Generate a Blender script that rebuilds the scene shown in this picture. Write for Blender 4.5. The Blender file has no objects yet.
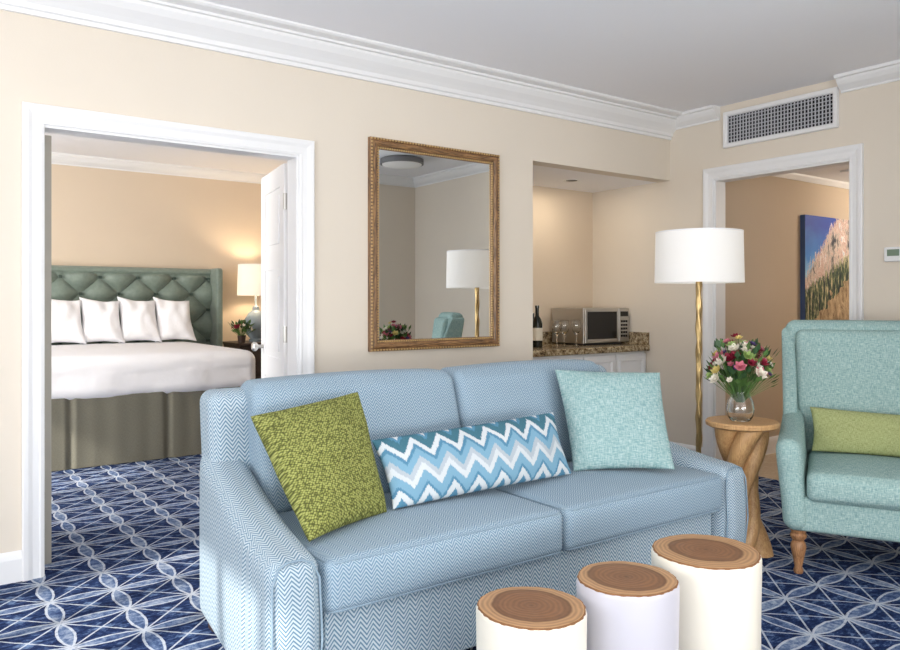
import bpy, bmesh, math, random
from mathutils import Vector, Matrix, noise
random.seed(7)
S=bpy.context.scene
R=math.radians
def srgb(r,g,b):
    f=lambda c:(c/255/12.92) if c/255<=0.04045 else ((c/255+0.055)/1.055)**2.4
    return (f(r),f(g),f(b),1)
# ---------------------------------------------------------------- nodes
class NB:
    def __init__(s,name,color=(200,200,200),rough=0.6,metal=0,spec=0.5):
        s.mat=bpy.data.materials.new(name); s.mat.use_nodes=True
        s.nt=s.mat.node_tree; s.b=s.nt.nodes['Principled BSDF']
        s.set('Base Color',srgb(*color)); s.set('Roughness',rough); s.set('Metallic',metal); s.set('Specular IOR Level',spec)
        s.mat.diffuse_color=srgb(*color)
    def set(s,k,v):
        if isinstance(v,bpy.types.NodeSocket): s.nt.links.new(v,s.b.inputs[k])
        else: s.b.inputs[k].default_value=v
    def node(s,t,ins=None,**kw):
        n=s.nt.nodes.new(t)
        for k,v in kw.items(): setattr(n,k,v)
        for k,v in (ins or {}).items(): s.conn(n.inputs[k],v)
        return n
    def conn(s,sock,v):
        if isinstance(v,bpy.types.NodeSocket): s.nt.links.new(v,sock)
        else: sock.default_value=v
    def m(s,op,a,b=None,c=None):
        n=s.nt.nodes.new('ShaderNodeMath'); n.operation=op
        s.conn(n.inputs[0],a)
        if b is not None: s.conn(n.inputs[1],b)
        if c is not None: s.conn(n.inputs[2],c)
        return n.outputs[0]
    def mix(s,f,a,b,blend='MIX'):
        n=s.nt.nodes.new('ShaderNodeMix'); n.data_type='RGBA'; n.blend_type=blend
        s.conn(n.inputs[0],f); s.conn(n.inputs[6],a); s.conn(n.inputs[7],b)
        return n.outputs[2]
    def ramp(s,f,stops,interp='LINEAR'):
        n=s.nt.nodes.new('ShaderNodeValToRGB'); cr=n.color_ramp; cr.interpolation=interp
        while len(cr.elements)<len(stops): cr.elements.new(0.5)
        for e,(p,c) in zip(cr.elements,stops): e.position=p; e.color=c
        s.conn(n.inputs[0],f); return n.outputs[0]
    def coord(s,which='Object'):
        return s.node('ShaderNodeTexCoord').outputs[which]
    def mapping(s,v,scale=(1,1,1),rot=(0,0,0),loc=(0,0,0)):
        return s.node('ShaderNodeMapping',{'Vector':v,'Scale':scale,'Rotation':rot,'Location':loc}).outputs[0]
    def noise(s,v,scale=5,detail=3,rough=0.5,dist=0):
        return s.node('ShaderNodeTexNoise',{'Vector':v,'Scale':scale,'Detail':detail,'Roughness':rough,'Distortion':dist}).outputs[0]
    def sep(s,v):
        n=s.node('ShaderNodeSeparateXYZ',{0:v}); return n.outputs
    def bump(s,h,strength=0.3,dist=0.01):
        n=s.node('ShaderNodeBump',{'Height':h,'Strength':strength,'Distance':dist}); s.set('Normal',n.outputs[0])
def g(v): return (v,v,v,1)
def simple(name,c,rough=0.6,metal=0,bump=0,bs=60,var=0.0,spec=0.5):
    n=NB(name,c,rough,metal,spec)
    o=n.coord()
    nz=n.noise(o,bs,3)
    if var: n.set('Base Color',n.mix(n.noise(o,3,3),tuple(x*(1-var) for x in srgb(*c)[:3])+(1,),tuple(min(1,x*(1+var)) for x in srgb(*c)[:3])+(1,)))
    if bump: n.bump(nz,bump,0.003)
    return n.mat
m_wall=simple('wall_paint',(227,217,202),0.75,bump=0.08,bs=180,var=0.02,spec=0.2)
m_wallt=simple('wall_paint_tan',(221,204,182),0.75,bump=0.08,bs=180,var=0.02,spec=0.2)
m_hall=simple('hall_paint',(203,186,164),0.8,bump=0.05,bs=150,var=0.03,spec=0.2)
m_ceil=simple('ceiling_paint',(248,248,251),0.85,bump=0.04,bs=120,spec=0.15)
m_white=simple('white_trim_paint',(238,238,238),0.4,bump=0.02,bs=30)
m_edgeshade=simple('door_edge_shade_taupe',(160,156,146),0.6)  # puts the shade on the white door's edge into its colour
m_whitefab=NB('white_linen',(247,247,250),0.85,spec=0.2)
m_whitefab.bump(m_whitefab.noise(m_whitefab.coord(),6,4),0.35,0.03); m_whitefab=m_whitefab.mat
m_brass=simple('hammered_brass',(190,164,116),0.42,1,bump=0.6,bs=45)
m_steel=simple('brushed_steel',(196,194,190),0.35,1,bump=0.05)
m_black=simple('black_glass',(18,18,20),0.12)
m_darkgrey=simple('dark_plastic',(60,60,62),0.5)
m_darkwood=simple('dark_walnut',(58,42,34),0.4,var=0.3)
m_green=simple('leaf_green',(84,120,58),0.55,var=0.3)
m_leafd=simple('leaf_dark',(48,80,44),0.55,var=0.3)
def woodmat(name,c1,c2,scale=(1,1,12),rough=0.45,lo=.35,hi=.65):
    n=NB(name,c1,rough); o=n.mapping(n.coord(),scale=scale)
    a=n.noise(o,9,5,0.6,1.2); n.set('Base Color',n.ramp(a,[(lo,srgb(*c2)),(hi,srgb(*c1))])); n.bump(a,0.15,0.004); return n.mat
m_oak=woodmat('oak_side_table',(208,168,118),(176,130,84),(14,14,1.2))
m_leg=woodmat('turned_leg_wood',(178,130,88),(120,80,48),(14,14,1.5))
m_frameH=woodmat('mirror_frame_gilt_wood',(164,124,82),(78,54,36),(1.2,12,14),.4,.38,.62)
m_frameV=woodmat('mirror_frame_gilt_wood_v',(164,124,82),(78,54,36),(14,12,1.2),.4,.38,.62)
m_gilt=simple('gilt_bead',(208,176,124),0.4,0.45,bump=.3,var=.2)
m_hallfloor=woodmat('hall_floor_wood',(206,190,166),(184,160,130),(1.5,10,1))
n=NB('mirror_glass',(236,238,238),0.0,1); m_mirror=n.mat
n=NB('clear_glass',(250,252,252),0.02); n.set('Transmission Weight',1.0); n.set('IOR',1.45); m_glass=n.mat
n=NB('wine_glass_dark',(20,26,18),0.1); m_bottle=n.mat
n=NB('ceramic_bluegrey',(140,154,162),0.25); m_ceramic=n.mat
def shade(name,em,col=(255,250,242)):
    n=NB(name,(244,244,244),0.9,spec=0.1)
    tr=n.node('ShaderNodeBsdfTranslucent',{'Color':srgb(250,246,238)})
    mx=n.node('ShaderNodeMixShader',{0:0.3,1:n.b.outputs[0],2:tr.outputs[0]})
    n.set('Emission Color',srgb(*col)); n.set('Emission Strength',em)
    n.nt.links.new(mx.outputs[0],n.nt.nodes['Material Output'].inputs[0]); return n.mat
m_shade=shade('lamp_shade_linen',0.16); m_shade2=shade('bedside_shade_linen',0.12,(255,232,205)); m_diff=shade('flush_diffuser',0.1)
# carpet
def carpet():
    n=NB('patterned_carpet',(40,60,110),0.95,spec=0.1)
    o=n.coord(); s=0.25
    wob=n.noise(o,26,2)
    X,Y,Z=n.sep(o)[:3]
    w_=n.m('MULTIPLY',n.m('SUBTRACT',wob,0.5),0.035)
    u=n.m('ADD',n.m('DIVIDE',X,s),w_); v=n.m('ADD',n.m('DIVIDE',Y,s),w_)
    a=n.m('FRACT',u); b=n.m('FRACT',v)
    ca=n.m('SUBTRACT',0.5,n.m('ABSOLUTE',n.m('SUBTRACT',a,0.5)))
    cb=n.m('SUBTRACT',0.5,n.m('ABSOLUTE',n.m('SUBTRACT',b,0.5)))
    def lens(c,p):
        hw=n.m('MULTIPLY',n.m('MULTIPLY',p,n.m('SUBTRACT',1,p)),0.46)
        return n.m('SUBTRACT',hw,c)
    l1=lens(cb,a); l2=lens(ca,b)
    inside=n.m('MAXIMUM',l1,l2)
    lensm=n.m('GREATER_THAN',inside,0.0)
    edge=n.m('LESS_THAN',n.m('MINIMUM',n.m('ABSOLUTE',l1),n.m('ABSOLUTE',l2)),0.020)
    d1=n.m('ABSOLUTE',n.m('SUBTRACT',ca,cb))
    diag=n.m('MULTIPLY',n.m('LESS_THAN',d1,0.022),n.m('LESS_THAN',inside,0.0))
    big=n.noise(o,5,4,0.7); fine=n.noise(o,34,4,0.8); mot=n.noise(n.mapping(o,scale=(1,2.2,1)),18,4,0.8)
    # inner diamond of each cell reads a lighter blue
    dm=n.m('LESS_THAN',n.m('ADD',n.m('ABSOLUTE',n.m('SUBTRACT',a,0.5)),n.m('ABSOLUTE',n.m('SUBTRACT',b,0.5))),0.20)
    navy=n.ramp(n.m('ADD',mot,n.m('MULTIPLY',dm,0.10)),[(0.42,srgb(20,31,64)),(0.54,srgb(36,55,96)),(0.70,srgb(104,126,160))])
    lensc=n.ramp(n.m('ADD',n.m('MULTIPLY',fine,0.5),n.m('MULTIPLY',big,0.5)),[(0.40,srgb(40,58,98)),(0.48,srgb(84,104,140)),(0.55,srgb(130,144,168)),(.62,srgb(168,178,194))])
    col=n.mix(lensm,navy,lensc)
    gate=n.ramp(fine,[(0.36,g(0.45)),(0.48,g(1))])
    ln=n.m('MAXIMUM',n.m('MULTIPLY',edge,.85),n.m('MULTIPLY',diag,0.85))
    col=n.mix(n.m('MULTIPLY',ln,gate),col,srgb(192,199,209))
    n.set('Base Color',col); n.bump(n.noise(o,260,2),0.5,0.004)
    return n.mat
m_carpet=carpet()
def herring(name,c1,c2,w=0.052,p=0.017,contrast=1.0):
    n=NB(name,c1,0.9,spec=0.15); uv=n.sep(n.coord('UV'))
    t=n.m('ABSOLUTE',n.m('SUBTRACT',n.m('FRACT',n.m('DIVIDE',uv[0],w)),0.5))
    t=n.m('MULTIPLY',t,w*1.25)
    f=n.m('FRACT',n.m('DIVIDE',n.m('ADD',uv[1],t),p))
    f=n.m('ABSOLUTE',n.m('SUBTRACT',f,0.5)); f=n.m('MULTIPLY',f,2)
    st=n.ramp(f,[(0.3,g(0)),(0.65,g(1))])
    nz=n.noise(n.coord('UV'),260,3,0.7)
    st=n.m('MULTIPLY',st,n.m('ADD',0.35,n.m('MULTIPLY',nz,1.2)))
    st=n.m('MULTIPLY',st,contrast)
    big=n.noise(n.coord('UV'),4,2)
    base=n.mix(big,srgb(*[max(0,x-6) for x in c1]),srgb(*[min(255,x+6) for x in c1]))
    n.set('Base Color',n.mix(st,base,srgb(*c2))); n.set('Sheen Weight',0.1)
    n.bump(st,0.25,0.003); return n.mat
m_sofa=herring('sofa_herringbone',(98,130,152),(196,208,214),.046,.016,1.0)
m_sofac=herring('sofa_cushion_herringbone',(104,134,156),(178,194,204),0.038,0.013,0.9)
def weave(name,c1,c2,sc=90,st=.5):
    n=NB(name,c1,0.92,spec=0.15); uv=n.coord('UV')
    a=n.noise(n.mapping(uv,scale=(1,9,1)),sc,3,0.7); b=n.noise(n.mapping(uv,scale=(9,1,1)),sc,3,0.7)
    h=n.m('MULTIPLY',n.m('ADD',a,b),0.5)
    n.set('Base Color',n.ramp(h,[(0.40,srgb(*c1)),(0.5,srgb(*[(p+q)/2 for p,q in zip(c1,c2)])),(0.60,srgb(*c2))])); n.bump(h,st,0.005); return n.mat
m_chair=weave('chair_teal_weave',(116,150,149),(182,203,197),38)
m_tealp=weave('teal_pillow_weave',(116,156,158),(186,206,204),32,.7)
m_limep=weave('green_bolster_weave',(132,140,86),(184,189,140),60)
m_skirt=weave('bed_skirt_fabric',(108,106,94),(128,126,114),60)
def greenp():
    n=NB('green_speckled_fabric',(150,164,60),0.9,spec=0.2); uv=n.coord('UV')
    v=n.node('ShaderNodeTexVoronoi',{'Vector':n.mapping(uv,scale=(1,1.25,1),rot=(0,0,0.6)),'Scale':112,'Randomness':0.5})
    d=n.ramp(v.outputs['Distance'],[(0.12,srgb(168,171,106)),(0.42,srgb(142,147,80)),(0.62,srgb(82,86,44))])
    n.set('Base Color',d); n.bump(n.m('SUBTRACT',1,v.outputs['Distance']),0.6,0.005); return n.mat
m_greenp=greenp()
def ikat():
    n=NB('chevron_ikat_fabric',(230,235,235),0.9,spec=0.15); uvv=n.coord('UV'); uv=n.sep(uvv)
    jag=n.noise(n.mapping(uvv,scale=(90,6,1)),3,3,.7)
    t=n.m('ABSOLUTE',n.m('SUBTRACT',n.m('FRACT',n.m('ADD',0.2,n.m('DIVIDE',uv[0],0.117))),0.5))
    y=n.m('ADD',uv[1],n.m('MULTIPLY',t,0.13)); y=n.m('ADD',y,n.m('MULTIPLY',n.m('SUBTRACT',jag,0.5),0.034))
    y=n.m('DIVIDE',y,0.36)
    W=srgb(208,212,214);T=srgb(22,92,110);L=srgb(114,160,186);G=srgb(176,184,192);B=srgb(60,122,154)
    c=n.ramp(y,[(0,B),(0.08,W),(0.17,B),(0.21,L),(0.33,W),(0.41,G),(0.48,L),(0.58,B),(0.63,W),(0.71,T),(0.83,B),(0.88,W)],'CONSTANT')
    c=n.mix(n.m('MULTIPLY',n.noise(n.mapping(uvv,scale=(1,6,1)),120,2),.3),c,srgb(160,186,200))
    n.set('Base Color',c); n.bump(n.noise(uvv,200,2),0.3,0.003); return n.mat
m_ikat=ikat()
def stumptop():
    n=NB('stump_wood_rings',(170,120,76),0.5); o=n.coord(); nz=n.noise(o,5,3)
    nd=n.noise(o,14,2)
    s=n.sep(o); d=n.m('SQRT',n.m('ADD',n.m('MULTIPLY',s[0],s[0]),n.m('MULTIPLY',s[1],s[1])))
    d0=n.m('ADD',d,n.m('MULTIPLY',n.m('SUBTRACT',nd,0.5),0.014))
    d=n.m('ADD',d0,n.m('MULTIPLY',n.m('SUBTRACT',nz,0.5),0.05))
    rings=n.m('SINE',n.m('MULTIPLY',d,430)); rings=n.m('MULTIPLY_ADD',rings,0.5,0.5)
    rings=n.m('MULTIPLY',rings,n.m('ADD',.4,n.noise(o,22,3)))
    base=n.ramp(n.m('DIVIDE',d,0.16),[(0.0,srgb(70,38,22)),(0.08,srgb(118,76,48)),(0.5,srgb(134,90,58)),(0.66,srgb(104,66,40)),(0.72,srgb(188,146,104)),(0.95,srgb(192,150,108))])
    c=n.mix(n.m('MULTIPLY',rings,0.5),base,srgb(80,48,28)); c=n.mix(n.m('MULTIPLY',n.noise(o,60,4),0.2),c,srgb(190,150,108))
    n.set('Base Color',c); n.bump(rings,0.1,0.002); return n.mat
m_stumptop=stumptop()
m_bark=simple('bark_edge',(138,96,60),0.8,bump=0.6,var=.35)
m_stumpc=simple('stump_cream_lacquer',(228,223,209),0.35,bump=0.15,bs=8)
m_stumpg=simple('stump_grey_lacquer',(192,191,200),0.3,bump=0.15,bs=8)
def granite():
    n=NB('granite',(150,130,100),0.2); o=n.coord()
    a=n.noise(o,70,4,0.8); b=n.noise(o,25,3)
    n.set('Base Color',n.ramp(n.m('ADD',n.m('MULTIPLY',a,0.7),n.m('MULTIPLY',b,0.3)),[(0.38,srgb(30,26,22)),(0.45,srgb(112,90,62)),(0.52,srgb(160,140,106)),(0.6,srgb(204,190,160))])); return n.mat
m_granite=granite()
def velvet():
    n=NB('headboard_velvet',(104,128,116),0.5); n.set('Sheen Weight',0.3)
    n.set('Base Color',n.mix(n.noise(n.coord(),30,3),srgb(104,120,110),srgb(136,150,138))); return n.mat
m_velvet=velvet(); m_velvetd=simple('headboard_button_velvet',(62,78,70),.7)
def painting():
    n=NB('seascape_painting',(80,120,180),0.6); uvv=n.coord('UV'); uv=n.sep(uvv); u,v=uv[0],uv[1]
    st=n.noise(n.mapping(uvv,scale=(10,3,1),rot=(0,0,0.7)),1.6,6,0.82,1.2); st2=n.noise(n.mapping(uvv,scale=(16,3,1),rot=(0,0,-0.5)),1.6,4,0.8)
    big=n.noise(uvv,5,3)
    sky=n.ramp(n.m('ADD',v,n.m('MULTIPLY',n.m('SUBTRACT',big,.5),.3)),[(0.42,srgb(150,204,234)),(0.62,srgb(62,134,214)),(.92,srgb(20,66,170))])
    crest=n.ramp(n.m('ADD',n.m('MULTIPLY',st,.7),n.m('MULTIPLY',big,.3)),[(0.38,srgb(50,56,70)),(0.44,srgb(130,124,120)),(0.49,srgb(226,212,200)),(0.54,srgb(186,140,128)),(0.58,srgb(250,246,240)),(.64,srgb(96,140,180))])
    low=n.ramp(st2,[(0.38,srgb(10,24,40)),(0.46,srgb(30,58,58)),(0.53,srgb(88,104,70)),(0.62,srgb(206,196,160))])
    h1=n.m('ADD',n.m('MULTIPLY',u,1.0),n.m('ADD',0.42,n.m('MULTIPLY',n.m('SUBTRACT',st,0.5),0.6)))
    h2=n.m('ADD',n.m('MULTIPLY',u,.40),n.m('ADD',0.30,n.m('MULTIPLY',n.m('SUBTRACT',st2,0.5),0.5)))
    h3=n.m('ADD',n.m('MULTIPLY',u,.6),n.m('ADD',-0.08,n.m('MULTIPLY',n.m('SUBTRACT',big,0.5),0.5)))
    c=n.mix(n.m('LESS_THAN',v,h1),sky,crest); c=n.mix(n.m('LESS_THAN',v,h2),c,low)
    c=n.mix(n.m('LESS_THAN',v,h3),c,n.ramp(st,[(.4,srgb(120,96,70)),(.6,srgb(206,184,150))]))
    n.set('Base Color',c); n.bump(st,0.2,0.004); return n.mat
m_painting=painting()
# ---------------------------------------------------------------- mesh helpers
class Root:
    def __init__(s,name,loc=(0,0,0),rot=0,local=False):
        s.e=bpy.data.objects.new(name,None); s.e.empty_display_size=0.1
        s.e.location=loc; s.e.rotation_euler=(0,0,rot); S.collection.objects.link(s.e); s.local=local; s.loc=Vector(loc)
    def add(s,o):
        o.parent=s.e
        if not s.local: o.matrix_parent_inverse=Matrix.Translation(-s.loc)
def link(o,parent=None):
    S.collection.objects.link(o)
    if parent: parent.add(o)
    return o
def mk(name,verts,faces,mats,parent=None,smooth=False,uvs=None,fm=None,uvsrc=None,loc=None,recalc=True,angle=40):
    me=bpy.data.meshes.new(name); me.from_pydata([tuple(v) for v in verts],[],faces)
    if not isinstance(mats,(list,tuple)): mats=[mats]
    for m in mats: me.materials.append(m)
    if fm:
        for p,i in zip(me.polygons,fm): p.material_index=i
    if recalc:
        bm=bmesh.new(); bm.from_mesh(me); bmesh.ops.recalc_face_normals(bm,faces=bm.faces); bm.to_mesh(me); bm.free()
    uvl=me.uv_layers.new(name='UVMap'); src=uvsrc or [tuple(v) for v in verts]
    for p in me.polygons:
        if uvs is None:
            a=[Vector(src[i]) for i in p.vertices]; nn=(a[1]-a[0]).cross(a[-1]-a[0])
            nx,ny,nz=abs(nn.x),abs(nn.y),abs(nn.z)
            k=(1,2) if nx>=ny and nx>=nz else ((0,2) if ny>=nz else (0,1))
        for li in p.loop_indices:
            vi=me.loops[li].vertex_index
            if uvs is None: uvl.data[li].uv=(src[vi][k[0]],src[vi][k[1]])
            else: uvl.data[li].uv=uvs[vi]
    if smooth:
        me.shade_smooth()
        if angle: me.set_sharp_from_angle(angle=R(angle))
    o=bpy.data.objects.new(name,me)
    if loc: o.location=loc
    return link(o,parent)
BF=[(0,3,2,1),(4,5,6,7),(0,1,5,4),(1,2,6,5),(2,3,7,6),(3,0,4,7)]
def bv(x0,x1,y0,y1,z0,z1): return [(x0,y0,z0),(x1,y0,z0),(x1,y1,z0),(x0,y1,z0),(x0,y0,z1),(x1,y0,z1),(x1,y1,z1),(x0,y1,z1)]
def box(name,b,mat,parent=None,bevel=0,seg=2):
    o=mk(name,bv(*b),BF,mat,parent)
    if bevel:
        md=o.modifiers.new('b','BEVEL'); md.width=bevel; md.segments=seg; md.limit_method='ANGLE'
        o.data.shade_smooth(); o.data.set_sharp_from_angle(angle=R(60)); md.harden_normals=True
    return o
def boxes(name,bs,mat,parent=None,fm=None):
    V=[];F=[];M=[]
    for i,b in enumerate(bs):
        k=len(V); V+=bv(*b); F+=[tuple(j+k for j in f) for f in BF]; M+=[fm[i] if fm else 0]*6
    return mk(name,V,F,mat,parent,fm=M)
def rbox(name,b,r,mat,parent=None,m=6,puff=(0,0,0),fn=None):
    x0,x1,y0,y1,z0,z1=b; c=Vector(((x0+x1)/2,(y0+y1)/2,(z0+z1)/2)); h=[(x1-x0)/2,(y1-y0)/2,(z1-z0)/2]
    r=min(r,min(h)*0.999)
    def ts(H):
        e=[H-r+r*math.tan(R(a)) for a in (45,30,15,0)]
        inner=[(H-r)*(1-2*i/m) for i in range(1,m)]
        L=e+inner; L=L+[-x for x in e[::-1]]
        return L
    T=[ts(H) for H in h]; V=[];U=[];F=[];key={}
    def vid(p):
        k=tuple(round(q,5) for q in p)
        if k in key: return key[k]
        P=Vector(p); I=Vector([max(-(h[i]-r),min(h[i]-r,p[i])) for i in range(3)]); d=P-I
        if d.length>1e-9: P=I+d.normalized()*r
        n_=[p[i]/h[i] for i in range(3)]
        q=Vector(P)
        q.x+=n_[0]*puff[0]*(1-n_[1]**2)*(1-n_[2]**2); q.y+=n_[1]*puff[1]*(1-n_[0]**2)*(1-n_[2]**2); q.z+=n_[2]*puff[2]*(1-n_[0]**2)*(1-n_[1]**2)
        q+=c; U.append(tuple(Vector(p)+c))
        if fn: q=Vector(fn(q))
        V.append(q); key[k]=len(V)-1; return key[k]
    for ax in range(3):
        a,b_=[i for i in range(3) if i!=ax]
        for sg in (-1,1):
            for i in range(len(T[a])-1):
                for j in range(len(T[b_])-1):
                    q=[]
                    for (ii,jj) in ((i,j),(i+1,j),(i+1,j+1),(i,j+1)):
                        p=[0,0,0]; p[ax]=sg*h[ax]; p[a]=T[a][ii]; p[b_]=T[b_][jj]; q.append(vid(p))
                    F.append(tuple(q))
    return mk(name,V,F,mat,parent,smooth=True,uvsrc=U,angle=None)
def lathe(name,prof,loc,mat,parent=None,seg=32,angle=40,fn=None):
    V=[];F=[]
    for (r,z) in prof:
        for i in range(seg):
            a=2*math.pi*i/seg; rr=r
            p=(rr*math.cos(a),rr*math.sin(a),z)
            if fn: p=fn(p,a)
            V.append((p[0]+loc[0],p[1]+loc[1],p[2]+loc[2]))
    for k in range(len(prof)-1):
        for i in range(seg):
            j=(i+1)%seg; F.append((k*seg+i,k*seg+j,(k+1)*seg+j,(k+1)*seg+i))
    if prof[0][0]>1e-4: F.append(tuple(range(seg))[::-1])
    if prof[-1][0]>1e-4: F.append(tuple((len(prof)-1)*seg+i for i in range(seg)))
    o=mk(name,V,F,mat,parent,smooth=True,angle=angle,recalc=False)
    bm=bmesh.new(); bm.from_mesh(o.data); bmesh.ops.remove_doubles(bm,verts=bm.verts,dist=1e-5); bmesh.ops.recalc_face_normals(bm,faces=bm.faces); bm.to_mesh(o.data); bm.free()
    return o
def ring(name,prof,loc,mat,parent=None,seg=48):
    V=[];F=[];n_=len(prof)
    for (r,z) in prof:
        for i in range(seg):
            a=2*math.pi*i/seg; V.append((r*math.cos(a)+loc[0],r*math.sin(a)+loc[1],z+loc[2]))
    for k in range(n_):
        for i in range(seg):
            j=(i+1)%seg; k2=(k+1)%n_; F.append((k*seg+i,k*seg+j,k2*seg+j,k2*seg+i))
    return mk(name,V,F,mat,parent,smooth=True,angle=40)
def tube(name,pts,r,mat,parent=None,cyclic=False):
    cu=bpy.data.curves.new(name,'CURVE'); cu.dimensions='3D'; cu.bevel_depth=r; cu.bevel_resolution=2
    sp=cu.splines.new('POLY'); sp.points.add(len(pts)-1)
    for p,q in zip(sp.points,pts): p.co=(*q,1)
    sp.use_cyclic_u=cyclic; cu.materials.append(mat)
    return link(bpy.data.objects.new(name,cu),parent)
def pillow(name,A,B,C,D,T,mat,parent=None,n_=22,pinch=0.06,crease=0.012):
    A,B,C,D=map(Vector,(A,B,C,D)); W=((B-A).length+(C-D).length)/2; H=((D-A).length+(C-B).length)/2
    N=((B-A).cross(D-A)+(B-C).cross(D-C)*-1).normalized()
    V=[];F=[];UV=[];idx={}
    for s in (1,-1):
        for i in range(n_+1):
            for j in range(n_+1):
                U_=math.sin(math.pi/2*(2*i/n_-1)); V_=math.sin(math.pi/2*(2*j/n_-1))
                edge=i in(0,n_) or j in(0,n_)
                if s==-1 and edge: idx[(s,i,j)]=idx[(1,i,j)]; continue
                uu=U_*(1-pinch*(1-V_*V_)); vv=V_*(1-pinch*(1-U_*U_))
                a=(uu+1)/2; b=(vv+1)/2
                P=A*(1-a)*(1-b)+B*a*(1-b)+C*a*b+D*(1-a)*b
                bl=T/2*max(0,(1-U_*U_)*(1-V_*V_))**0.42
                wr=(noise.noise(Vector((uu*2.3+P.x*3,vv*2.3,s*1.7)))*crease) if not edge else 0
                P=P+N*s*(bl+wr*min(1,bl/(T/4)))
                idx[(s,i,j)]=len(V); V.append(P); UV.append((a*W,b*H))
    for s in (1,-1):
        for i in range(n_):
            for j in range(n_):
                q=(idx[(s,i,j)],idx[(s,i+1,j)],idx[(s,i+1,j+1)],idx[(s,i,j+1)])
                F.append(q if s==1 else q[::-1])
    return mk(name,V,F,mat,parent,smooth=True,uvs=UV,angle=None)
def frame(name,rect,prof,mp,mats,closed,parent=None):
    a0,a1,b0,b1=rect; V=[];F=[];M=[]
    for (d,h) in prof:
        if closed: pts=[(a0-d,b0-d),(a0-d,b1+d),(a1+d,b1+d),(a1+d,b0-d)]
        else: pts=[(a0-d,b0),(a0-d,b1+d),(a1+d,b1+d),(a1+d,b0)]
        V+=[mp(a,b,h) for a,b in pts]
    n_=len(prof); segs=4 if closed else 3
    for k in range(n_):
        k2=(k+1)%n_
        for i in range(segs):
            j=(i+1)%4; F.append((k*4+i,k*4+j,k2*4+j,k2*4+i)); M.append((i%2) if len(mats)>1 else 0)
    if not closed:
        F.append(tuple(k*4 for k in range(n_))); M.append(0); F.append(tuple(k*4+3 for k in range(n_))); M.append(0)
    return mk(name,V,F,mats,parent,fm=M)
def extr(name,prof,a0,a1,mp,mat,parent=None):
    V=[mp(d,z,a0) for d,z in prof]+[mp(d,z,a1) for d,z in prof]; n_=len(prof)
    F=[(k,(k+1)%n_,(k+1)%n_+n_,k+n_) for k in range(n_)]+[tuple(range(n_)),tuple(range(n_,2*n_))]
    return mk(name,V,F,mat,parent)

# ---------------------------------------------------------------- room shell
YN=3.858; XR=4.943; ZC=2.69; T=0.12; YB=8.32; XW=-2.6; YS=-2.5
boxes('wall_north',[(XW,0.525,YN,YN+T,0,ZC),(0.525,1.768,YN,YN+T,2.04,ZC),(1.768,3.488,YN,YN+T,0,ZC),(3.488,XR,YN,YN+T,2.2,ZC)],m_wall)
boxes('wall_niche',[(3.368,3.488,YN+T,4.80,0,ZC),(3.488,XR,4.687,4.80,0,ZC)],m_wallt)
box('ceiling_niche',(3.488,XR,YN+T,4.687,2.2,2.3),m_ceil)
boxes('wall_east',[(XR,XR+T,0.04,2.447,0,ZC),(XR,XR+T,2.447,3.45,2.155,ZC),(XR,XR+T,3.45,4.80,0,ZC)],m_wall)
boxes('wall_southeast',[(3.2,XR,0.04,0.16,0,ZC),(3.2,3.32,YS,0.04,0,ZC)],m_wall)
boxes('wall_south',[(XW,-2.0,YS-T,YS,0,ZC),(2.8,3.32,YS-T,YS,0,ZC),(-2.0,2.8,YS-T,YS,2.45,ZC),(-2.0,2.8,YS-T,YS,0,0.15)],m_wall)
boxes('wall_west',[(XW-T,XW,YS-T,0.2,0,ZC),(XW-T,XW,0.2,2.75,2.45,ZC),(XW-T,XW,0.2,2.75,0,0.2),(XW-T,XW,2.75,4.4,0,ZC),(XW-T,XW,4.4,6.0,2.45,ZC),(XW-T,XW,4.4,6.0,0,0.3),(XW-T,XW,6.0,YB+T,0,ZC)],m_wall)
box('wall_bedroom_north',(XW,3.99,YB,YB+T,0,ZC),m_wallt)
boxes('wall_bedroom_east',[(3.9,3.99,4.80,YB,0,ZC)],m_wallt)
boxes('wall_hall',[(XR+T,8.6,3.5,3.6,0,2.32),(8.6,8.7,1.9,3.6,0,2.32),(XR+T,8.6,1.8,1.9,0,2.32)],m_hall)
box('ceiling_hall',(XR+T,8.7,1.8,3.6,2.32,2.42),m_ceil)
box('ceiling',(XW-T,XR+T,YS-T,YB+T,ZC,ZC+0.1),m_ceil)
box('floor',(XW-T,XR,YS-T,YB+T,-0.1,0),m_carpet)
box('floor_hall',(XR,8.7,1.8,3.6,-0.1,0),m_hallfloor)
crown=[(0,2.52),(.018,2.52),(.018,2.54),(.03,2.545),(.036,2.565),(.055,2.585),(.085,2.612),(.105,2.64),(.108,2.655),(.13,2.655),(.13,2.668),(.185,2.671),(.195,2.68),(.195,2.69),(0,2.69)]
crown2=[(0,2.59),(.014,2.59),(.014,2.603),(.03,2.612),(.055,2.63),(.075,2.655),(.08,2.668),(.1,2.67),(.1,2.69),(0,2.69)]
extr('trim_crown_north',crown,XW,XR,lambda d,z,a:(a,YN-d,z),m_white)
extr('trim_crown_east_1',crown2,3.40,YN,lambda d,z,a:(XR-d,a,z),m_white)
extr('trim_crown_east_2',crown2,0.16,2.50,lambda d,z,a:(XR-d,a,z),m_white)
extr('trim_crown_southeast',crown2,3.2,XR,lambda d,z,a:(a,0.16+d,z),m_white)
extr('trim_crown_bedroom',crown2,XW,3.9,lambda d,z,a:(a,YB-d,z),m_white)
extr('trim_crown_bedroom_west',crown2,YN+T,YB,lambda d,z,a:(XW+d,a,z),m_white)
extr('trim_crown_hall',[(0,2.27),(.01,2.27),(.035,2.305),(.04,2.32),(0,2.32)],XR+T,8.6,lambda d,z,a:(a,3.5-d,z),m_white)
bb=[(0,0),(.016,0),(.016,.10),(.012,.118),(.006,.13),(0,.135)]
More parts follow.
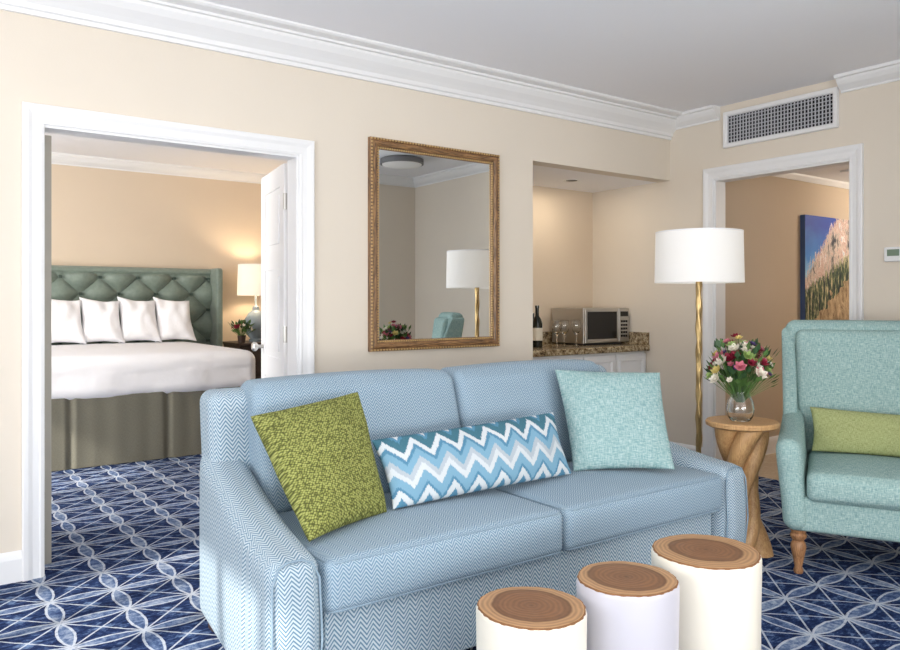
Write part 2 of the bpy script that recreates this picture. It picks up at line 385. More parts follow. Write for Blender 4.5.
extr('baseboard_north_1',bb,XW,0.439,lambda d,z,a:(a,YN-d,z),m_white)
extr('baseboard_north_2',bb,1.855,3.488,lambda d,z,a:(a,YN-d,z),m_white)
extr('baseboard_east_1',bb,3.536,4.1,lambda d,z,a:(XR-d,a,z),m_white)
extr('baseboard_east_2',bb,0.16,2.361,lambda d,z,a:(XR-d,a,z),m_white)
extr('baseboard_hall',bb,XR+T,8.6,lambda d,z,a:(a,3.5-d,z),m_white)
extr('baseboard_bedroom',bb,XW,3.9,lambda d,z,a:(a,YB-d,z),m_white)
casing=[(0,0),(0,.012),(.012,.016),(.02,.013),(.045,.016),(.062,.024),(.08,.026),(.086,.022),(.086,0)]
N=lambda a,b,h:(a,YN-h,b); E=lambda a,b,h:(XR-h,a,b)
frame('trim_door_casing_north',(0.525,1.768,0,2.04),casing,N,[m_white],False)
frame('trim_door_casing_east',(2.447,3.45,0,2.155),casing,E,[m_white],False)
boxes('trim_door_jamb_east',[(XR,XR+T,2.447,2.452,0,2.155),(XR,XR+T,3.438,3.45,0,2.155),(XR,XR+T,2.452,3.438,2.143,2.155)],m_white)
boxes('trim_door_jamb_north',[(0.525,0.530,YN,YN+T,0,2.04),(1.756,1.768,YN,YN+T,0,2.04),(0.530,1.756,YN,YN+T,2.028,2.04)],m_white)
def window(name,ax,pos,a0,a1,z0,z1,nx):
    bs=[]; w=0.05
    def bb_(p0,p1,q0,q1):
        return (p0,p1,pos-0.03,pos+0.03,q0,q1) if ax=='y' else (pos-0.03,pos+0.03,p0,p1,q0,q1)
    bs+=[bb_(a0,a0+w,z0,z1),bb_(a1-w,a1,z0,z1),bb_(a0,a1,z0,z0+w),bb_(a0,a1,z1-w,z1)]
    for i in range(1,nx):
        c=a0+(a1-a0)*i/nx; bs.append(bb_(c-.03,c+.03,z0,z1))
    bs.append(bb_(a0,a1,(z0+z1)/2-.02,(z0+z1)/2+.02))
    boxes(name,bs,m_white)
window('window_1','y',YS-0.06,-2.0,2.8,0.15,2.45,4)
window('window_2','x',XW-0.06,0.2,2.75,0.2,2.45,6)
window('window_3','x',XW-0.06,4.4,6.0,0.3,2.45,3)
def leaf(name,hinge,ang,width,edge=None):
    r=Root(name,(hinge[0],hinge[1],0.01),ang,True); H=2.01; t=0.042
    bs=[(0,width,-t/2+.008,t/2-.008,0,H)]; st=.10
    rails=[(0,.2),(.78,.9),(1.42,1.53),(H-.12,H)]
    for s in (-1,1):
        y0,y1=sorted((s*(t/2-.008),s*t/2))
        bs+=[(0,st,y0,y1,0,H),(width-st,width,y0,y1,0,H)]+[(st,width-st,y0,y1,a,b) for a,b in rails]
        for a,b in zip(rails[:-1],rails[1:]):
            bs.append((st+.04,width-st-.04,y0,y1,a[1]+.04,b[0]-.04))
    boxes('leaf_panels',bs,m_white,r)
    if not edge: boxes('hinges',[(-.012,.004,-t/2-.004,t/2+.004,z,z+.09) for z in (.2,1.0,1.75)],m_steel,r)
    lathe('knob',[(0,0),(.012,0),(.012,.03),(.028,.045),(.03,.06),(.02,.07),(0,.072)],(0,0,0),m_steel,r,20).matrix_local=Matrix.Translation((width-.06,t/2,.95))@Matrix.Rotation(-math.pi/2,4,'X')
    if edge: box('edge_shade_strip',(-.003,0.0,-t/2-.001,t/2+.001,0,H),edge,r)  # thin strip painting the leaf edge as if in shadow
    return r
leaf('door_2',(1.772,4.01),R(80),0.60)
leaf('door_1',(0.556,4.0),R(91),0.60,m_edgeshade)

# ---------------------------------------------------------------- mirror
r=Root('wall_mirror',(2.686,YN,1.573))
frame('mirror_frame',(2.268,3.105,1.015,2.131),[(0,0.001),(0,.014),(.006,.020),(.012,.018),(.018,.03),(.03,.036),(.045,.034),(.05,.028),(.056,.034),(.065,.03),(.065,0.001)],N,[m_frameV,m_frameH],True,r)
bs=[]
def beads(d,sz,h0,h1,step):
    a0,a1,b0,b1=2.268-d,3.105+d,1.015-d,2.131+d
    k=int((a1-a0)/step)
    for i in range(k+1):
        x=a0+(a1-a0)*i/k
        for z in (b0,b1): bs.append((x-sz,x+sz,YN-h1,YN-h0,z-sz,z+sz))
    k=int((b1-b0)/step)
    for i in range(1,k):
        z=b0+(b1-b0)*i/k
        for x in (a0,a1): bs.append((x-sz,x+sz,YN-h1,YN-h0,z-sz,z+sz))
beads(.008,.005,.012,.026,.016); beads(.057,.005,.02,.038,.02)
boxes('gilt_beading',bs,m_gilt,r)
mk('mirror_plate',[(2.262,YN-.012,1.01),(3.11,YN-.012,1.01),(3.11,YN-.012,2.137),(2.262,YN-.012,2.137),(2.262,YN-.002,1.01),(3.11,YN-.002,1.01),(3.11,YN-.002,2.137),(2.262,YN-.002,2.137)],[(0,1,2,3),(7,6,5,4),(0,4,5,1),(1,5,6,2),(2,6,7,3),(3,7,4,0)],m_mirror,r)

# ---------------------------------------------------------------- AC vent
r=Root('air_vent',(XR,2.936,2.5))
frame('vent_frame',(2.55,3.325,2.405,2.60),[(0,.001),(0,.02),(.01,.03),(.03,.032),(.034,.026),(.034,.001)],E,[m_white],True,r)
bs=[]
for i in range(7):
    z=2.425+i*0.026; bs.append((XR-.022,XR-.006,2.55,3.325,z,z+.003))
for i in range(32):
    y=2.565+i*.0242; bs.append((XR-.026,XR-.016,y,y+.005,2.405,2.60))
boxes('vent_louvers',bs,simple('vent_louver_white',(205,206,210),.5),r)
box('vent_back',(XR-.004,XR-.001,2.55,3.325,2.405,2.60),simple('vent_dark',(34,36,44),.6),r)
r=Root('thermostat',(XR,2.17,1.53))
box('case',(XR-.025,XR-.001,2.11,2.23,1.485,1.575),m_white,r,0.006)
box('screen',(XR-.027,XR-.0245,2.14,2.21,1.52,1.56),simple('lcd',(120,140,120),0.3),r)
r=Root('flush_ceiling_light',(4.12,1.17,ZC))
lathe('metal_band',[(0,-.001),(.2,-.001),(.22,-.01),(.22,-.06),(.205,-.062),(.205,-.03),(0,-.03)],(4.12,1.17,ZC),simple('grey_metal',(120,120,122),0.4,0.6),r,40)
lathe('diffuser',[(.203,-.04),(.2,-.066),(.15,-.078),(0,-.082),(0,-.04)],(4.12,1.17,ZC),m_diff,r,40)
r=Root('hall_ceiling_vent',(6.6,3.0,2.32)); 
boxes('louvers',[(6.3,6.9,2.85+i*.035,2.87+i*.035,2.308,2.319) for i in range(9)]+[(6.27,6.3,2.82,3.19,2.305,2.319),(6.9,6.93,2.82,3.19,2.305,2.319)],m_white,r)
r=Root('framed_painting',(6.74,3.5,1.53))
P=[(6.22,3.455,1.08),(7.26,3.455,1.08),(7.26,3.455,1.98),(6.22,3.455,1.98)]
mk('canvas_face',P,[(0,1,2,3)],m_painting,r,uvs=[(0,0),(1.15,0),(1.15,1),(0,1)],recalc=False)
box('canvas_body',(6.22,7.26,3.4555,3.499,1.08,1.98),simple('canvas_edge',(70,90,130),0.7),r)

# ---------------------------------------------------------------- wet bar niche
r=Root('bar_cabinet',(4.2,4.35,0))
YC=4.09
box('carcass',(3.49,XR-.002,YC+.02,4.685,.08,.84),m_white,r)
box('toe_kick',(3.49,XR-.002,YC+.07,4.685,0,.08),m_darkgrey,r)
w=(XR-.002-3.49)/4
for i in range(4):
    a=3.49+i*w+.006; b=a+w-.012
    boxes('door_%d'%i,[(a,b,YC,YC+.02,.10,.82)],m_white,r)
    frame('door_moulding_%d'%i,(a+.055,b-.055,.16,.76),[(0,.0),(0,.004),(.012,.012),(.022,.006),(.022,0)],lambda p,q,h:(p,YC-h,q),[m_white],True,r)
    lathe('knob_%d'%i,[(0,0),(.008,0),(.008,.012),(.015,.02),(.012,.028),(0,.03)],(0,0,0),m_steel,r,14).matrix_local=Matrix.Translation(Vector(((b-.025) if i%2==0 else (a+.025),YC,.74)))@Matrix.Rotation(math.pi/2,4,'X')
box('granite_top',(3.49,XR-.002,4.05,4.685,.842,.89),m_granite,r,.008)
boxes('granite_backsplash',[(3.49,XR-.002,4.665,4.685,.89,.99),(XR-.022,XR-.002,4.06,4.665,.89,.99)],m_granite,r)
r=Root('microwave',(4.65,4.44,.89))
box('body',(4.4,4.915,4.27,4.63,.905,1.19),m_steel,r,.006)
box('feet',(4.43,4.88,4.3,4.6,.8905,.905),m_darkgrey,r)
box('door_face',(4.4,4.79,4.25,4.27,.91,1.185),m_steel,r,.004)
box('door_window',(4.425,4.765,4.247,4.2505,.94,1.16),m_black,r)
box('control_panel',(4.795,4.915,4.25,4.27,.91,1.185),m_steel,r,.004)
boxes('buttons',[(4.815+i*.028,4.835+i*.028,4.246,4.2505,.95+j*.03,.968+j*.03) for i in range(3) for j in range(5)]+[(4.81,4.9,4.246,4.2505,1.12,1.16)],m_black,r)
def bottle(name,x,y,z0,H,mat,lab):
    r=Root(name,(x,y,z0)); k=H/.3
    lathe('glass',[(0,0),(.036*k,0),(.038*k,.01),(.038*k,.17*k),(.03*k,.2*k),(.014*k,.225*k),(.013*k,.28*k),(.015*k,.282*k),(.015*k,.3*k),(0,.3*k)],(x,y,z0+.001),mat,r,24)
    ring('label',[(.0380*k,.05*k),(.039*k,.05*k),(.039*k,.14*k),(.0380*k,.14*k)],(x,y,z0+.001),simple(name+'_label',lab,.7),r,24)
bottle('wine_bottle',3.95,4.32,.89,.32,m_bottle,(230,220,200))
bottle('wine_bottle',4.05,4.48,.89,.26,m_bottle,(200,90,50))
for (x,y) in ((4.08,4.24),(4.19,4.27),(4.29,4.24)):
    lathe('wine_glass',[(0,0),(.034,.001),(.033,.003),(.006,.008),(.004,.02),(.004,.085),(.01,.095),(.03,.12),(.038,.15),(.036,.18),(.03,.205),(.0288,.205),(.0345,.18),(.0365,.15),(.029,.122),(.006,.1),(0,.099)],(x,y,.891),m_glass,None,24)
r=Root('recessed_light',(4.3,4.3,2.2)); ring('trim_ring',[(.045,-.001),(.065,-.001),(.065,-.006),(.045,-.004)],(4.3,4.3,2.2),m_white,r,24)
lathe('lens',[(0,-.002),(.045,-.002),(.045,-.0035),(0,-.0035)],(4.3,4.3,2.2),m_darkgrey,r,24)

# ---------------------------------------------------------------- bedroom
r=Root('bed',(1.5,7.2,0))
BX0,BX1,BY0=0.5,2.46,6.16
rbox('mattress_cover',(BX0,BX1,BY0,8.1,.50,.83),.09,m_whitefab,r,m=10,puff=(0,0,.02),fn=lambda q:(q.x,q.y+.012*math.sin(q.x*9)*(1 if q.z<.7 and q.y<6.4 else 0),q.z))
V=[];F=[]
path=[]
y=8.1
while y>BY0+.05: path.append((BX1-.03+.004*math.sin(y*40),y)); y-=.04
path.append((BX1-.03,BY0+.03))
x=BX1-.03
while x>BX0:
    off=.002*math.sin(x*17)+.0015*math.sin(x*41)
    for c in (1.02,1.72,):
        d=abs(x-c)
        if d<.035: off+=.02*(1-d/.035)
    path.append((x,BY0+.03+off)); x-=.0125
path.append((BX0+.03,BY0+.03)); path.append((BX0+.03,8.1))
for (px_,py_) in path: V+= [(px_,py_-.012,.005),(px_,py_,.53)]
for i in range(len(path)-1): F.append((2*i,2*i+2,2*i+3,2*i+1))
mk('bed_skirt',V,F,m_skirt,r,smooth=True,angle=None)
box('box_spring',(BX0+.08,BX1-.08,BY0+.12,8.1,.1,.5),m_skirt,r)
HX0,HX1,HZ0,HZ1=.34,2.76,.45,1.59
nx,nz=300,120; V=[];F=[];dx,dz=.18,.165
for j in range(nz+1):
    for i in range(nx+1):
        x=HX0+(HX1-HX0)*i/nx; z=HZ0+(HZ1-HZ0)*j/nz
        a=x/dx+z/dz; b=x/dx-z/dz
        h=(abs(math.sin(math.pi*a/2))*abs(math.sin(math.pi*b/2)))**.5
        e=min(1,(HZ1-z)/.05); h=h*.085 if e>=1 else .05*math.sqrt(max(0,1-(1-e)**2))*.9
        if .05<HZ1-z<.07: h*=.4
        V.append((x,8.225-h,z))
for j in range(nz):
    for i in range(nx): k=j*(nx+1)+i; F.append((k,k+1,k+nx+2,k+nx+1))
mk('headboard_tufted',V,F,m_velvet,r,smooth=True,angle=None)
rbox('headboard_back',(HX0-.02,HX1+.02,8.215,8.31,.1,HZ1+.005),.02,m_velvet,r)
rbox('headboard_wing_right',(HX1-.03,HX1+.04,8.0,8.31,.05,HZ1+.01),.025,m_velvet,r)
rbox('headboard_wing_left',(HX0-.07,HX0,8.0,8.31,.05,HZ1+.01),.025,m_velvet,r)
bs=[]
for a in range(-2,60):
    for b in range(-40,40):
        x=(a+b)*dx; z=(a-b)*dz
        if HX0<x<HX1-.03 and HZ0<z<HZ1-.08: bs.append((x-.013,x+.013,8.165,8.215,z-.013,z+.013))
boxes('headboard_buttons',bs,m_velvetd,r)
for i,cx in enumerate((2.24,1.90,1.56,1.22,.88,.54)):
    a=R(-7+3*math.sin(i*2.3)); hw=.20; dxx,dyy=hw*math.cos(a),hw*math.sin(a); y=7.86
    z0=.842; H=.43+.012*math.sin(i*3)
    pillow('bed_pillow',(cx-dxx,y-dyy-.09,z0),(cx+dxx,y+dyy-.09,z0),(cx+dxx*.90,y+dyy+.09,z0+H-.02),(cx-dxx*.86,y-dyy+.09,z0+H+.02),.20,m_whitefab,None,18,pinch=.13,crease=.03)
r=Root('nightstand',(3.2,8.0,0))
box('case',(2.9,3.5,7.78,8.28,.12,.78),m_darkwood,r,.006); box('top',(2.86,3.52,7.70,8.29,.78,.805),m_darkwood,r,.006)
boxes('legs',[(x,x+.04,y,y+.04,0,.12) for x in (2.92,3.44) for y in (7.8,8.22)],m_darkwood,r)
boxes('drawers',[(2.92,3.48,7.768,7.78,.15,.44),(2.92,3.48,7.768,7.78,.46,.76)],m_darkwood,r)
def drum(root,c,zb,zt,rb,rt,mat):
    ring('shade',[(rb,zb),(rt,zt),(rt-.004,zt),(rb-.004,zb)],(c[0],c[1],0),mat,root,64)
    ring('shade_rim_top',[(rt+.001,zt-.008),(rt+.001,zt+.001),(rt-.005,zt+.001),(rt-.005,zt-.008)],(c[0],c[1],0),m_white,root,64)
r=Root('table_lamp',(3.17,8.02,.806)); c=(3.17,8.02)
lathe('base',[(0,0),(.07,0),(.075,.02),(.06,.03),(.1,.08),(.125,.16),(.12,.24),(.08,.31),(.04,.34),(.035,.38),(.02,.39),(.012,.40),(.012,.62),(0,.62)],(c[0],c[1],.806),m_ceramic,r,32)
drum(r,c,1.31,1.65,.20,.19,m_shade2)
def petalset(V,F,M,c,d,s,mi,rings=((6,25,1.0),(6,50,.8),(5,72,.55))):
    d=d.normalized(); up=Vector((0,0,1)) if abs(d.z)<.9 else Vector((1,0,0)); a=d.cross(up).normalized(); b=d.cross(a)
    for (k,tilt,sc) in rings:
        o0=random.random()*6
        for i in range(k):
            th=o0+2*math.pi*i/k; rd=a*math.cos(th)+b*math.sin(th); td=d.cross(rd)
            t=R(tilt); ax=rd*math.cos(t)+d*math.sin(t); L=s*sc; w=L*.42
            n0=len(V); V+= [c,c+ax*L*.55+td*w-d*0,c+ax*L*.55-td*w,c+ax*L+d*L*.12,c+ax*L*.6-d*L*.08]
            F+=[(n0,n0+1,n0+4),(n0,n0+4,n0+2),(n0+1,n0+3,n0+4),(n0+4,n0+3,n0+2)]; M+=[mi]*4
def bouquet(name,base,H,spread,nf,nl,mats,parent,fs=.03):
    V=[];F=[];M=[]
    base=Vector(base)
    def stem(p,q,w=.0018):
        dd=(q-p).normalized(); a=dd.cross(Vector((0.3,.9,.1))).normalized()*w; b=dd.cross(a).normalized()*w; k=len(V)
        V.extend([p+a,p+b,p-a,p-b,q+a,q+b,q-a,q-b]); 
        for i in range(4): F.append((k+i,k+(i+1)%4,k+4+(i+1)%4,k+4+i)); M.append(0)
    for i in range(nf):
        th=i*2.399+random.random()*.4; rr=spread*math.sqrt((i+.5)/nf); hh=H*(1.0-.55*(rr/spread)**2)+random.uniform(-.03,.03)
        q=base+Vector((rr*math.cos(th),rr*math.sin(th),hh)); stem(base+Vector((rr*.12*math.cos(th),rr*.12*math.sin(th),0)),q)
        petalset(V,F,M,q,Vector((rr*math.cos(th),rr*math.sin(th),spread*.7)),fs*random.uniform(.6,1.35),1+1+i%(len(mats)-2))
    for i in range(nl):
        th=random.random()*6.28; rr=spread*random.uniform(.3,1.1); hh=H*random.uniform(.3,.95)
        q=base+Vector((rr*math.cos(th),rr*math.sin(th),hh)); p=base+Vector((rr*.5*math.cos(th),rr*.5*math.sin(th),hh*.55))
        dd=(q-p); sd=dd.cross(Vector((random.random()-.5,random.random()-.5,1))).normalized()*fs*.5; k=len(V); L=dd.normalized()*fs*1.4
        V.extend([q-L*.3,q+L*.3+sd,q+L*.3-sd,q+L,q+L*.3+Vector((0,0,-.005))]); F.extend([(k,k+1,k+4),(k,k+4,k+2),(k+1,k+3,k+4),(k+4,k+3,k+2)]); M.extend([i%2]*4)
        stem(base,q-L*.3,.001)
    return mk(name,V,F,mats,parent,fm=M,recalc=False)
fw=simple('petal_white',(236,230,214),.6); fr=simple('petal_crimson',(140,30,54),.6); fy=simple('petal_yellow',(226,206,130),.6); fp=simple('petal_pink',(208,120,136),.6); fv=simple('petal_violet',(96,74,128),.6); fg=simple('petal_green',(160,184,110),.6)
r=Root('potted_flowers',(2.90,7.80,.806))
lathe('pot',[(0,0),(.035,0),(.045,.08),(.041,.08),(.035,.02),(0,.02)],(2.92,7.78,.806),m_darkwood,r,20)
bouquet('flowers',(2.92,7.78,.86),.17,.11,14,50,[m_green,m_leafd,fr,fw,m_green],r,.034)

# ---------------------------------------------------------------- sofa
r=Root('sofa',(2.02,2.5,0))
def armtop(y):
    t=max(0,min(1,(y-2.06)/.84)); return .485+.20*t**1.5
def armfn(side):
    def f(q):
        t=(q.y-2.05)/.9
        z=q.z/.60*armtop(q.y)
        k=(1-t)*.075*(-1 if side=='l' else 1)
        y=q.y
        if q.y<2.3: y-= .03*math.sin(max(0,min(1,q.z/.6))*math.pi*.9)
        return (q.x+k,y,z)
    return f
rbox('arm_left',(.925,1.09,2.06,2.93,.03,.60),.055,m_sofa,r,m=12,puff=(.012,0,0),fn=armfn('l'))
rbox('arm_right',(2.95,3.115,2.06,2.93,.03,.60),.055,m_sofa,r,m=12,puff=(.012,0,0),fn=armfn('r'))
for s,xa,xb,nm in ((-1,.925,1.09,'left'),(1,2.95,3.115,'right')):
    pts=[]
    for (x,z) in [(xa+.012,.05),(xa+.004,.3),(xa+.008,.52),(xa+.03,.578),(xa+.06,.594),(xb-.06,.594),(xb-.03,.578),(xb-.008,.52),(xb-.004,.3),(xb-.012,.05)]:
        q=armfn('l' if s<0 else 'r')(Vector((x,2.075,z))); pts.append((q[0],q[1]-.002,q[2]))
    tube('arm_welt_'+nm,pts,.004,m_sofac,r)
lean=lambda q:(q.x,q.y+(q.z-.45)*.12,q.z)
rbox('back_frame',(.935,3.105,2.76,2.93,.03,.90),.05,m_sofa,r,m=10,fn=lean)
box('seat_base',(1.05,2.99,2.10,2.85,.03,.30),m_sofa,r,.01)
boxes('feet',[(x,x+.05,y,y+.05,0,.035) for x in (.95,3.03) for y in (2.12,2.83)],m_darkwood,r)
def piping(b,root,nm,z,rr=.006,fr=.03):
    x0,x1,y0,y1=b; pts=[]
    for (cx,cy,a0) in ((x1-fr,y1-fr,0),(x0+fr,y1-fr,90),(x0+fr,y0+fr,180),(x1-fr,y0+fr,270)):
        for k in range(5):
            a=R(a0+k*22.5); pts.append((cx+fr*math.cos(a),cy+fr*math.sin(a),z))
    return tube(nm,pts,rr,m_sofac,root,True)
for nm,x0,x1 in (('seat_cushion_left',1.03,2.017),('seat_cushion_right',2.023,3.01)):
    rbox(nm,(x0,x1,2.045,2.72,.295,.462),.035,m_sofac,r,m=10,puff=(.0,.012,.022))
    piping((x0+.012,x1-.012,2.055,2.70),r,nm+'_welt',.452,.005)
    piping((x0+.012,x1-.012,2.055,2.70),r,nm+'_welt_low',.305,.005)
bl=lambda q:(q.x,q.y+(q.z-.45)*.30,q.z)
for nm,x0,x1 in (('back_cushion_left',1.075,2.017),('back_cushion_right',2.023,2.965)):
    rbox(nm,(x0,x1,2.60,2.80,.455,.93),.05,m_sofac,r,m=10,puff=(.0,.03,.015),fn=bl)
pillow('throw_pillow',(1.045,2.20,.482),(1.42,2.35,.482),(1.445,2.61,.888),(1.000,2.58,.835),.17,m_greenp,None,pinch=.04)
pillow('lumbar_pillow',(1.44,2.34,.490),(2.37,2.37,.490),(2.345,2.46,.75),(1.43,2.48,.72),.13,m_ikat,None,26,pinch=.04)
pillow('throw_pillow',(2.43,2.42,.484),(2.79,2.15,.494),(2.95,2.36,.90),(2.545,2.66,.915),.16,m_tealp,None,pinch=.05)

# ---------------------------------------------------------------- floor lamp
LX,LY=3.83,2.78
r=Root('floor_lamp',(LX,LY,0))
lathe('base',[(0,0),(.14,0),(.14,.012),(.13,.02),(.03,.028),(.02,.04),(0,.04)],(LX,LY,0.0),m_brass,r,40)
V=[];F=[];ns=20;nl=240
for k in range(nl+1):
    z=.03+1.34*k/nl; rr=.0165+.0016*math.sin(z*48)
    for i in range(ns):
        a=2*math.pi*i/ns; q=rr*(1+.13*math.cos(3*a+z*34))
        V.append((LX+q*math.cos(a),LY+q*math.sin(a),z))
for k in range(nl):
    for i in range(ns): j=(i+1)%ns; F.append((k*ns+i,k*ns+j,(k+1)*ns+j,(k+1)*ns+i))
mk('stem',V,F,m_brass,r,smooth=True,angle=None)
lathe('socket_rod',[(0,1.36),(.012,1.36),(.008,1.37),(.008,1.47),(0,1.47)],(LX,LY,0),m_brass,r,16)
drum(r,(LX,LY),1.352,1.652,.254,.248,m_shade)
boxes('shade_spider',[(LX-.244,LX+.244,LY-.002,LY+.002,1.635,1.639),(LX-.002,LX+.002,LY-.244,LY+.244,1.635,1.639),(LX-.003,LX+.003,LY-.003,LY+.003,1.45,1.64)],m_brass,r)
lathe('bulb',[(0,1.46),(.02,1.47),(.03,1.5),(.025,1.54),(0,1.56)],(LX,LY,0),m_shade,r,20)

# ---------------------------------------------------------------- side table
TX,TY=3.40,2.215
r=Root('side_table',(TX,TY,0))
lathe('top',[(0,.615),(.155,.615),(.172,.625),(.174,.64),(.168,.648),(0,.648)],(TX,TY,0),m_oak,r,48)
V=[];F=[];nl,ns=64,72
for k in range(nl+1):
    t=k/nl; z=.615*t; w=abs(2*t-1.0)
    base=.072+.068*w**1.4 if t<.5 else .072+.062*w**1.3
    tw=R(230)*t+.3
    for i in range(ns):
        a=2*math.pi*i/ns
        lob=.60+.46*abs(math.cos(2*a))**.8
        V.append((TX+base*lob*math.cos(a+tw),TY+base*lob*math.sin(a+tw),z))
for k in range(nl):
    for i in range(ns): j=(i+1)%ns; F.append((k*ns+i,k*ns+j,(k+1)*ns+j,(k+1)*ns+i))
F.append(tuple(range(ns))[::-1]); F.append(tuple(nl*ns+i for i in range(ns)))
mk('twisted_pedestal',V,F,m_oak,r,smooth=True,angle=40)
vx,vy=TX-.015,TY
r=Root('flower_vase',(vx,vy,.648))
lathe('vase',[(0,0),(.045,0),(.060,.02),(.067,.055),(.06,.1),(.042,.13),(.038,.15),(.05,.175),(.048,.175),(.035,.15),(.039,.13),(.056,.1),(.063,.055),(.056,.022),(.04,.008),(0,.008)],(vx,vy,.649),m_glass,r,32)
bouquet('flowers',(vx,vy,.74),.30,.148,78,150,[m_green,m_leafd,fw,fr,fp,fw,fy,fw,fr,fp,fw,fg,fv,fr],r,.030)

# ---------------------------------------------------------------- armchair
CX,CY=3.425,1.570
r=Root('wing_chair',(CX,CY,0),R(-62),True)
rbox('seat_base',(-.36,.36,.02,.72,.20,.36),.02,m_chair,r)
rbox('seat_cushion',(-.285,.285,-.02,.64,.345,.475),.035,m_chair,r,m=8,puff=(0,.015,.02))
def chb(q):
    t=(q.z-.2)/.94
    y=q.y+t*.14 + .05*(-(abs(q.x)/.4)**2)*t
    return (q.x*(1+.05*t),y,q.z)
rbox('back',(-.385,.385,.66,.79,.20,1.14),.05,m_chair,r,m=12,fn=chb)
rbox('inner_back',(-.335,.335,.61,.70,.44,1.09),.035,m_chair,r,m=10,puff=(0,.02,0),fn=chb)
for s,nm in ((-1,'left'),(1,'right')):
    def wf(q,s=s):
        t=max(0,(q.z-.55)/.6)
        y=.86-(.86-q.y)*(1-.62*t**.6)+.07*t
        return (q.x+s*.02*t,y,q.z)
    a,b=sorted((s*.335,s*.405))
    rbox('wing_'+nm,(a,b,.50,.80,.5,1.10),.03,m_chair,r,m=10,fn=wf)
    def af(q,s=s):
        t=max(0,min(1,(q.y)/.75)); top=.615+.07*t**2
        z=.2+(q.z-.2)/.42*(top-.2); bulge=.03*math.sin(max(0,min(1,(q.z-.2)/.42))*math.pi*.5)**2
        return (q.x+s*bulge,q.y-.01*(q.z>.5),z)
    a,b=sorted((s*.275,s*.385))
    rbox('arm_'+nm,(a,b,.0,.75,.20,.62),.05,m_chair,r,m=10,fn=af)
for i,(x,y) in enumerate(((-.32,.06),(.32,.06),(-.32,.70),(.32,.70))):
    lathe('leg_%d'%i,[(0,0),(.018,0),(.022,.012),(.016,.03),(.024,.07),(.034,.12),(.03,.14),(.022,.15),(.034,.165),(.036,.175),(.03,.185),(.034,.20),(0,.20)],(x,y,0),m_leg,r,20)
def cw(x,y,z):
    a=R(-62); return (CX+x*math.cos(a)-y*math.sin(a),CY+x*math.sin(a)+y*math.cos(a),z)
pillow('lumbar_pillow',cw(-.27,.47,.49),cw(.26,.47,.49),cw(.27,.56,.68),cw(-.28,.56,.70),.11,m_limep,None,20,pinch=.05)

# ---------------------------------------------------------------- stump tables
def stump(name,x,y,z,D,mat,seed):
    r=Root(name,(x,y,0),0,True); rd=D/2
    def sh(p,a,):
        k=1+.018*math.sin(2*a+seed)+.010*math.sin(3*a+seed*2)+.006*math.sin(7*a+seed)
        return (p[0]*k,p[1]*k,p[2])
    def shb(p,a):
        q=sh(p,a); k=1+.006*math.sin(23*a+seed)+.005*math.sin(37*a)
        return (q[0]*k,q[1]*k,q[2])
    lathe('body',[(0,0.0),(rd*.97,0.0),(rd*.985,.01),(rd*.97,z*.5),(rd*.99,z-.012),(rd*.975,z-.003),(rd*.965,z-.001),(0,z-.002)],(0,0,0),mat,r,72,fn=sh)
    lathe('bark_ring',[(rd*.965,z-.0015),(rd*.96,z+.0025),(rd*.93,z+.003),(rd*.93,z-.0015)],(0,0,0),m_bark,r,144,fn=shb)
    lathe('wood_top',[(rd*.945,z-.0015),(rd*.94,z+.0035),(rd*.6,z+.0045),(rd*.3,z+.0045),(0,z+.0045)],(0,0,0),m_stumptop,r,72,fn=sh)
stump('stump_table',2.02,1.44,.468,.335,m_stumpc,.5)
stump('stump_table',1.686,1.466,.447,.288,m_stumpg,2.1)
stump('stump_table',1.378,1.529,.417,.298,m_stumpc,4.0)

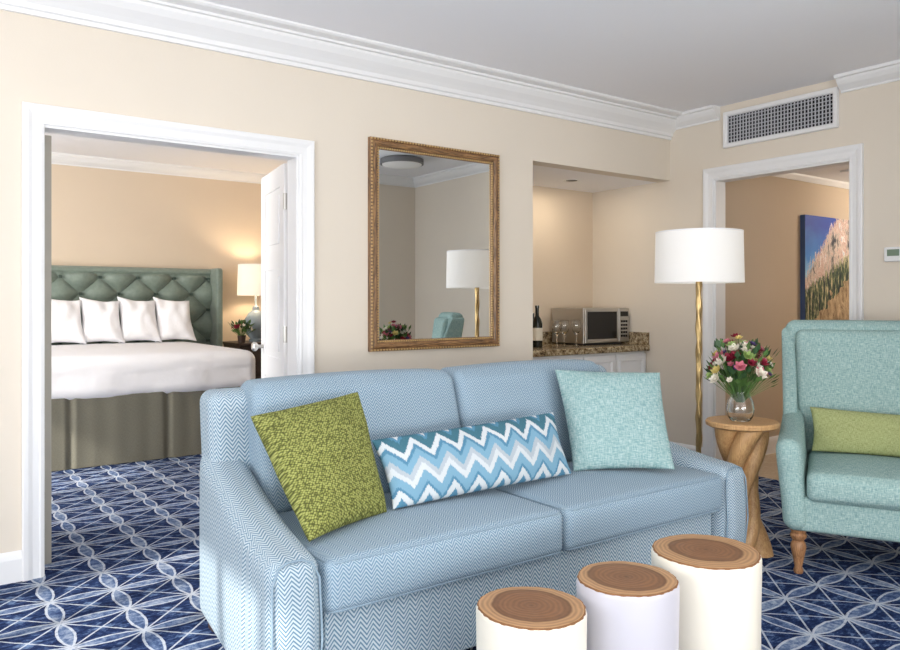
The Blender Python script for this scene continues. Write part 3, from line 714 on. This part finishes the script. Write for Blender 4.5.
# ---------------------------------------------------------------- lights
def area(name,loc,rot,sx,sy,e,col=(1,1,1)):
    l=bpy.data.lights.new(name,'AREA'); l.shape='RECTANGLE'; l.size=sx; l.size_y=sy; l.energy=e; l.color=col
    o=bpy.data.objects.new(name,l); o.location=loc; o.rotation_euler=rot; S.collection.objects.link(o)
area('window_light_south',(0.8,YS+.05,1.3),(R(100),0,R(-8)),3.6,2.2,44,(1,.985,.965))
area('ceiling_fill_south',(1.0,YS+.6,1.0),(R(138),0,0),3.8,0.8,98,(1,.99,.975))  # added fill aimed up at the ceiling, not light from the window itself
area('window_light_west',(XW+.05,1.2,1.35),(R(94),0,R(-90)),2.4,2.1,36,(.98,.985,1))
area('ceiling_fill_west',(XW+.6,0.6,1.0),(R(132),0,R(-90)),2.6,.8,44,(.99,.99,1))  # second added uplight, standing inside the room to brighten the ceiling
area('window_light_bedroom',(XW+.05,5.2,1.35),(R(106),0,R(-90)),1.5,2.1,180,(1,.98,.95))
def point(name,loc,e,col,rad=.05):
    l=bpy.data.lights.new(name,'POINT'); l.energy=e; l.color=col; l.shadow_soft_size=rad
    o=bpy.data.objects.new(name,l); o.location=loc; S.collection.objects.link(o)
point('bedside_bulb',(3.17,8.02,1.5),15,(1,.76,.5))
point('floor_lamp_bulb',(LX,LY,1.5),3,(1,.93,.82),.03)
point('hall_bulb',(7.2,2.6,2.1),26,(1,.89,.76),.12)
area('niche_downlight',(4.3,4.3,2.19),(0,0,0),.09,.09,3.5,(1,.88,.72))
sl=bpy.data.lights.new('sun','SUN'); sl.energy=5.0; sl.angle=R(1.2); sl.color=(1,.95,.88)
so=bpy.data.objects.new('sun',sl); so.rotation_euler=Vector((3.3,1.0,-1.9)).to_track_quat('-Z','Y').to_euler(); S.collection.objects.link(so)
w=bpy.data.worlds.new('World'); S.world=w; w.use_nodes=True
bg=w.node_tree.nodes['Background']; bg.inputs[0].default_value=(.92,.96,1,1); bg.inputs[1].default_value=1.8
# ---------------------------------------------------------------- camera
cam=bpy.data.cameras.new('camera'); cam.sensor_width=36; cam.lens=760*36/900; cam.shift_y=-23/900; cam.clip_start=.05
co=bpy.data.objects.new('camera',cam); co.location=(0,0,1.238); co.rotation_euler=(R(90),0,R(-35.9)); S.collection.objects.link(co); S.camera=co
S.view_settings.view_transform='Standard'
